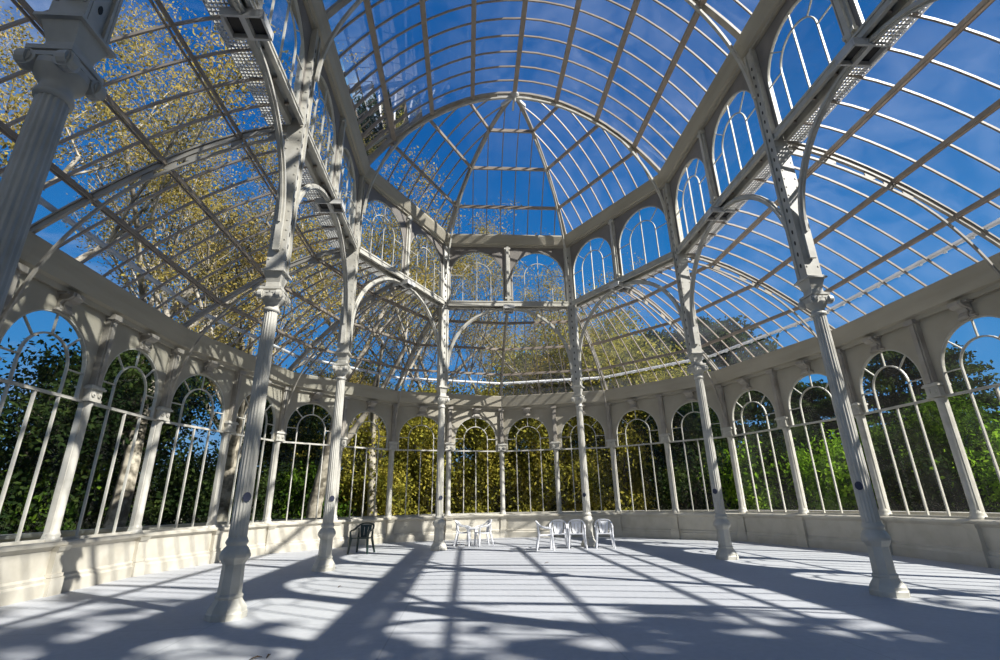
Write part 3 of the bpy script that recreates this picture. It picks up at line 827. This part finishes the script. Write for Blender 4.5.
for (b, D, pr, rz, sc, lab) in (
    (-33, 15.5, plane, .3, 1.0, 'pale barked plane tree outside the left wall, trunk seen through the second full window'),
    (-24.5, 19.5, plane2, 1.9, 1.0, 'plane tree whose trunk stands outside just left of the left foreground column'),
    (-16.2, 22, plane, 4.0, 1.05, 'thick pale trunked plane tree seen between the two left columns'),
    (-10, 23, plane2, 5.2, .95, 'leaning pale trunked tree seen just left of the back left column, behind the black chair'),
    (-45, 17, plane2, .7, 1.1, 'plane tree over the left aisle roof, behind the upper left glass'),
    (-56, 18, plane, 2.7, 1.1, 'plane tree with golden leaves at the upper left corner above the roof'),
    (-38, 23, plane, 5.0, 1.15, 'tall golden plane tree further back above the left aisle roof'),
    (-22, 27, plane, 1.2, 1.1, 'tall golden plane tree standing back above the left aisle roof between the two left columns'),
    (-4, 25.5, plane, .2, 1.0, 'thin golden plane tree behind the end wall, left of the middle'),
    (2.5, 28, plane2, 2.2, .98, 'thin golden tree behind the middle of the end wall'),
    (9, 26, plane, 3.2, .86, 'thin golden tree seen between the back slim columns'),
    (15, 28, gold, 4.0, .98, 'dense yellow green tree behind the end wall, right of the back right column'),
    (20, 27, gold, 5.4, .84, 'yellow green tree seen behind the end wall toward the right'),
    (-9, 32, gold, 1.0, .72, 'yellow green tree standing far back to the left of the end wall'),
    (3, 34, gold, 2.0, .72, 'yellow green tree far behind the middle of the end wall'),
    (-15, 31, gold, 3.0, .8, 'yellow green tree far back, seen between the left columns'),
    (21.5, 42, pine, 0, 1.08, 'dark cedar rising above the roof edge at the right of the back'),
    (28.5, 42, pine, 2, 1.12, 'dark cedar further right, behind the right aisle roof'),
    (24.5, 50, pine, 4, 1.0, 'dark cedar far behind the yellow green trees'),
    (37, 30, pine, 1, .52, 'low dark cedar behind the right wall windows'),
    (45, 28, pine, 3, .58, 'dark cedar seen through the last right windows'),
    (26, 24, dark, 1, .74, 'dark green tree outside the right wall, left of the right columns'),
    (33, 22, dark, 2, .52, 'small dark green tree outside the right wall between the right columns'),
    (41, 19, green, 3, .48, 'bright green tree outside the right wall, right of the foreground column'),
    (47, 18, green, 5, .5, 'bright green tree outside the last window on the right'),
    (-30, 24, dark, 2, .85, 'dark leafy tree behind the left wall windows'),
    (-38, 20, dark, 4, .8, 'dark green tree outside the first left windows'),
    (-18, 30, dark, 1, .9, 'dark green tree behind the left wall between the columns')):
    P = at(b, D)
    if P.y > YB:
        mn = 12.6 if pr in (plane, plane2) else 15.5
        while math.hypot(P.x, P.y-YB) < mn: D += .3; P = at(b, D)
    put(pr, P, lab, 'tree', G, rz, sc)
def ring_path(off, step):
    pts = []; y = -3.0
    while y < YB: pts.append(V((-R2-off, y, -.4))); y += step
    a = 180.0
    while a >= 0: p = polar(a, R2+off); pts.append(V((p.x,p.y,-.4))); a -= math.degrees(step/(R2+off))
    y = YB - step*.6
    while y > -3: pts.append(V((R2+off, y, -.4))); y -= step
    return pts
for k, p in enumerate(ring_path(7.4, 3.0)):
    side = 'left' if p.x < -7.5 else ('right' if p.x > 7.5 else 'end')
    kind = {'left': (shrub, shrub2, shrub)[k%3], 'right': (shrub4, shrub, shrub4)[k%3], 'end': shrub3}[side]
    tone = 'tall yellow green' if kind is shrub3 else ('dark green' if kind is shrub else ('bright green' if kind is shrub4 else 'mid green'))
    put(kind, p, '%s shrub in the hedge row outside, low behind the %s wall windows' % (tone, side), 'shrub', '%s shrubs outside the %s wall' % (tone, side), None, .95+.15*R.random(), 1.0+.2*R.random())
for k, p in enumerate(ring_path(13, 3.4)):
    side = 'left' if p.x < -7.5 else ('right' if p.x > 7.5 else 'end')
    put(shrub5, p, 'tall dark shrub filling the gaps behind the hedge row, beyond the %s wall' % side, 'shrub', 'tall dark shrubs beyond the %s wall' % side, None, .95+.15*R.random(), .9+.25*R.random())
w = MB(); gp = ring_path(3.0, 2.0)
for p0, p1 in zip(gp[:-1], gp[1:]):
    u = (p1-p0).normalized(); n_ = (-u.y,u.x,0); w.box((p0+p1)/2+V((0,0,.5)), ((p1-p0).length+.04,.25,1.1), u, n_); w.box((p0+p1)/2+V((0,0,1.09)), ((p1-p0).length+.04,.35,.08), u, n_)
tag(w.build('garden_wall', M['stone']), 'low grey stone garden wall outside, running behind the windows', 'wall')
# unseen tall trees added right of and behind the camera to shade the foreground
for (q_, s_, rz, sc) in ((-2.6,18.5,.4,1.16),(5.2,18.5,2.6,.86),(-6.8,19.5,1.2,1.6)):
    put(big, V((.83*s_+.555*q_, -.555*s_+.83*q_, -.4)), 'unseen leafy tree added outside behind the camera to shade the hall floor', 'tree', 'added shade trees behind the camera', rz, sc)

# ================================================================== LIGHT, SKY, CAMERA
sd = V((.83,-.555,.88)).normalized()
L = bpy.data.lights.new('sun', 'SUN'); L.energy = 9.8; L.angle = math.radians(.6); L.color = (1.0,.965,.90)
so = bpy.data.objects.new('sun', L); C.objects.link(so); so.rotation_euler = sd.to_track_quat('Z','Y').to_euler(); so.location = (20,-15,25)
wd = bpy.data.worlds.new('sky'); bpy.context.scene.world = wd; wd.use_nodes = True; nt = wd.node_tree; nt.nodes.clear()
out = nt.nodes.new('ShaderNodeOutputWorld'); bg = nt.nodes.new('ShaderNodeBackground'); nt.links.new(bg.outputs[0], out.inputs[0])
tc = nt.nodes.new('ShaderNodeTexCoord'); sep = nt.nodes.new('ShaderNodeSeparateXYZ'); nt.links.new(tc.outputs['Generated'], sep.inputs[0])
rp = nt.nodes.new('ShaderNodeValToRGB'); els = rp.color_ramp.elements
els[0].position = 0; els[0].color = (.45,.56,.72,1); els[1].position = 1; els[1].color = (.002,.082,.30,1)
for pos, c in ((.09,(.16,.37,.66)),(.18,(.06,.27,.62)),(.40,(.022,.195,.53)),(.65,(.006,.115,.39))): e = els.new(pos); e.color = (*c,1)
nt.links.new(sep.outputs['Z'], rp.inputs['Fac'])
# thin clouds, mostly over the left
mp = nt.nodes.new('ShaderNodeMapping'); mp.inputs['Scale'].default_value = (1,1,2.2); nt.links.new(tc.outputs['Generated'], mp.inputs[0])
n = nt.nodes.new('ShaderNodeTexNoise'); n.inputs['Scale'].default_value = 3.2; n.inputs['Detail'].default_value = 9; n.inputs['Roughness'].default_value = .62; n.inputs['Distortion'].default_value = .4
nt.links.new(mp.outputs[0], n.inputs['Vector'])
cr = nt.nodes.new('ShaderNodeMapRange'); cr.inputs[1].default_value = .52; cr.inputs[2].default_value = .80; nt.links.new(n.outputs['Fac'], cr.inputs[0])
lf = nt.nodes.new('ShaderNodeMapRange'); lf.inputs[1].default_value = .05; lf.inputs[2].default_value = -.6; nt.links.new(sep.outputs['X'], lf.inputs[0])
ml = nt.nodes.new('ShaderNodeMath'); ml.operation = 'MULTIPLY'; nt.links.new(cr.outputs[0], ml.inputs[0]); nt.links.new(lf.outputs[0], ml.inputs[1])
mx = nt.nodes.new('ShaderNodeMixRGB'); mx.inputs[2].default_value = (.42,.50,.66,1); nt.links.new(ml.outputs[0], mx.inputs[0]); nt.links.new(rp.outputs[0], mx.inputs[1])
# unseen bank of bright cloud added behind the camera to whiten the diffuse light
cr2 = nt.nodes.new('ShaderNodeMapRange'); cr2.inputs[1].default_value = .42; cr2.inputs[2].default_value = .66; nt.links.new(n.outputs['Fac'], cr2.inputs[0])
bk = nt.nodes.new('ShaderNodeMapRange'); bk.inputs[1].default_value = -.15; bk.inputs[2].default_value = -.65; nt.links.new(sep.outputs['Y'], bk.inputs[0])
ml2 = nt.nodes.new('ShaderNodeMath'); ml2.operation = 'MULTIPLY'; nt.links.new(cr2.outputs[0], ml2.inputs[0]); nt.links.new(bk.outputs[0], ml2.inputs[1])
mx3 = nt.nodes.new('ShaderNodeMixRGB'); mx3.inputs[2].default_value = (.80,.78,.74,1); nt.links.new(ml2.outputs[0], mx3.inputs[0]); nt.links.new(mx.outputs[0], mx3.inputs[1])
nt.links.new(mx3.outputs[0], bg.inputs['Color']); bg.inputs['Strength'].default_value = 1.0

cam = bpy.data.cameras.new('camera'); co = bpy.data.objects.new('camera', cam); C.objects.link(co)
cam.sensor_width = 36; cam.lens = 484.41/1000*36; cam.clip_start = .05; cam.clip_end = 500
pitch, yaw, roll = .3375, .0718, -.0195
f = V((math.sin(yaw)*math.cos(pitch), math.cos(yaw)*math.cos(pitch), math.sin(pitch))); r = V((math.cos(yaw), -math.sin(yaw), 0)); u = r.cross(f)
r2 = r*math.cos(roll)+u*math.sin(roll); u2 = -r*math.sin(roll)+u*math.cos(roll)
mw = Matrix(((r2.x,u2.x,-f.x,-1.278),(r2.y,u2.y,-f.y,0),(r2.z,u2.z,-f.z,1.209),(0,0,0,1)))
co.matrix_world = mw
sc = bpy.context.scene; sc.camera = co
sc.view_settings.view_transform = 'Standard'; sc.view_settings.look = 'None'; sc.view_settings.gamma = 1; sc.view_settings.exposure = 0; sc.view_settings.use_curve_mapping = False
sc.cycles.transparent_max_bounces = 24; sc.cycles.max_bounces = 8
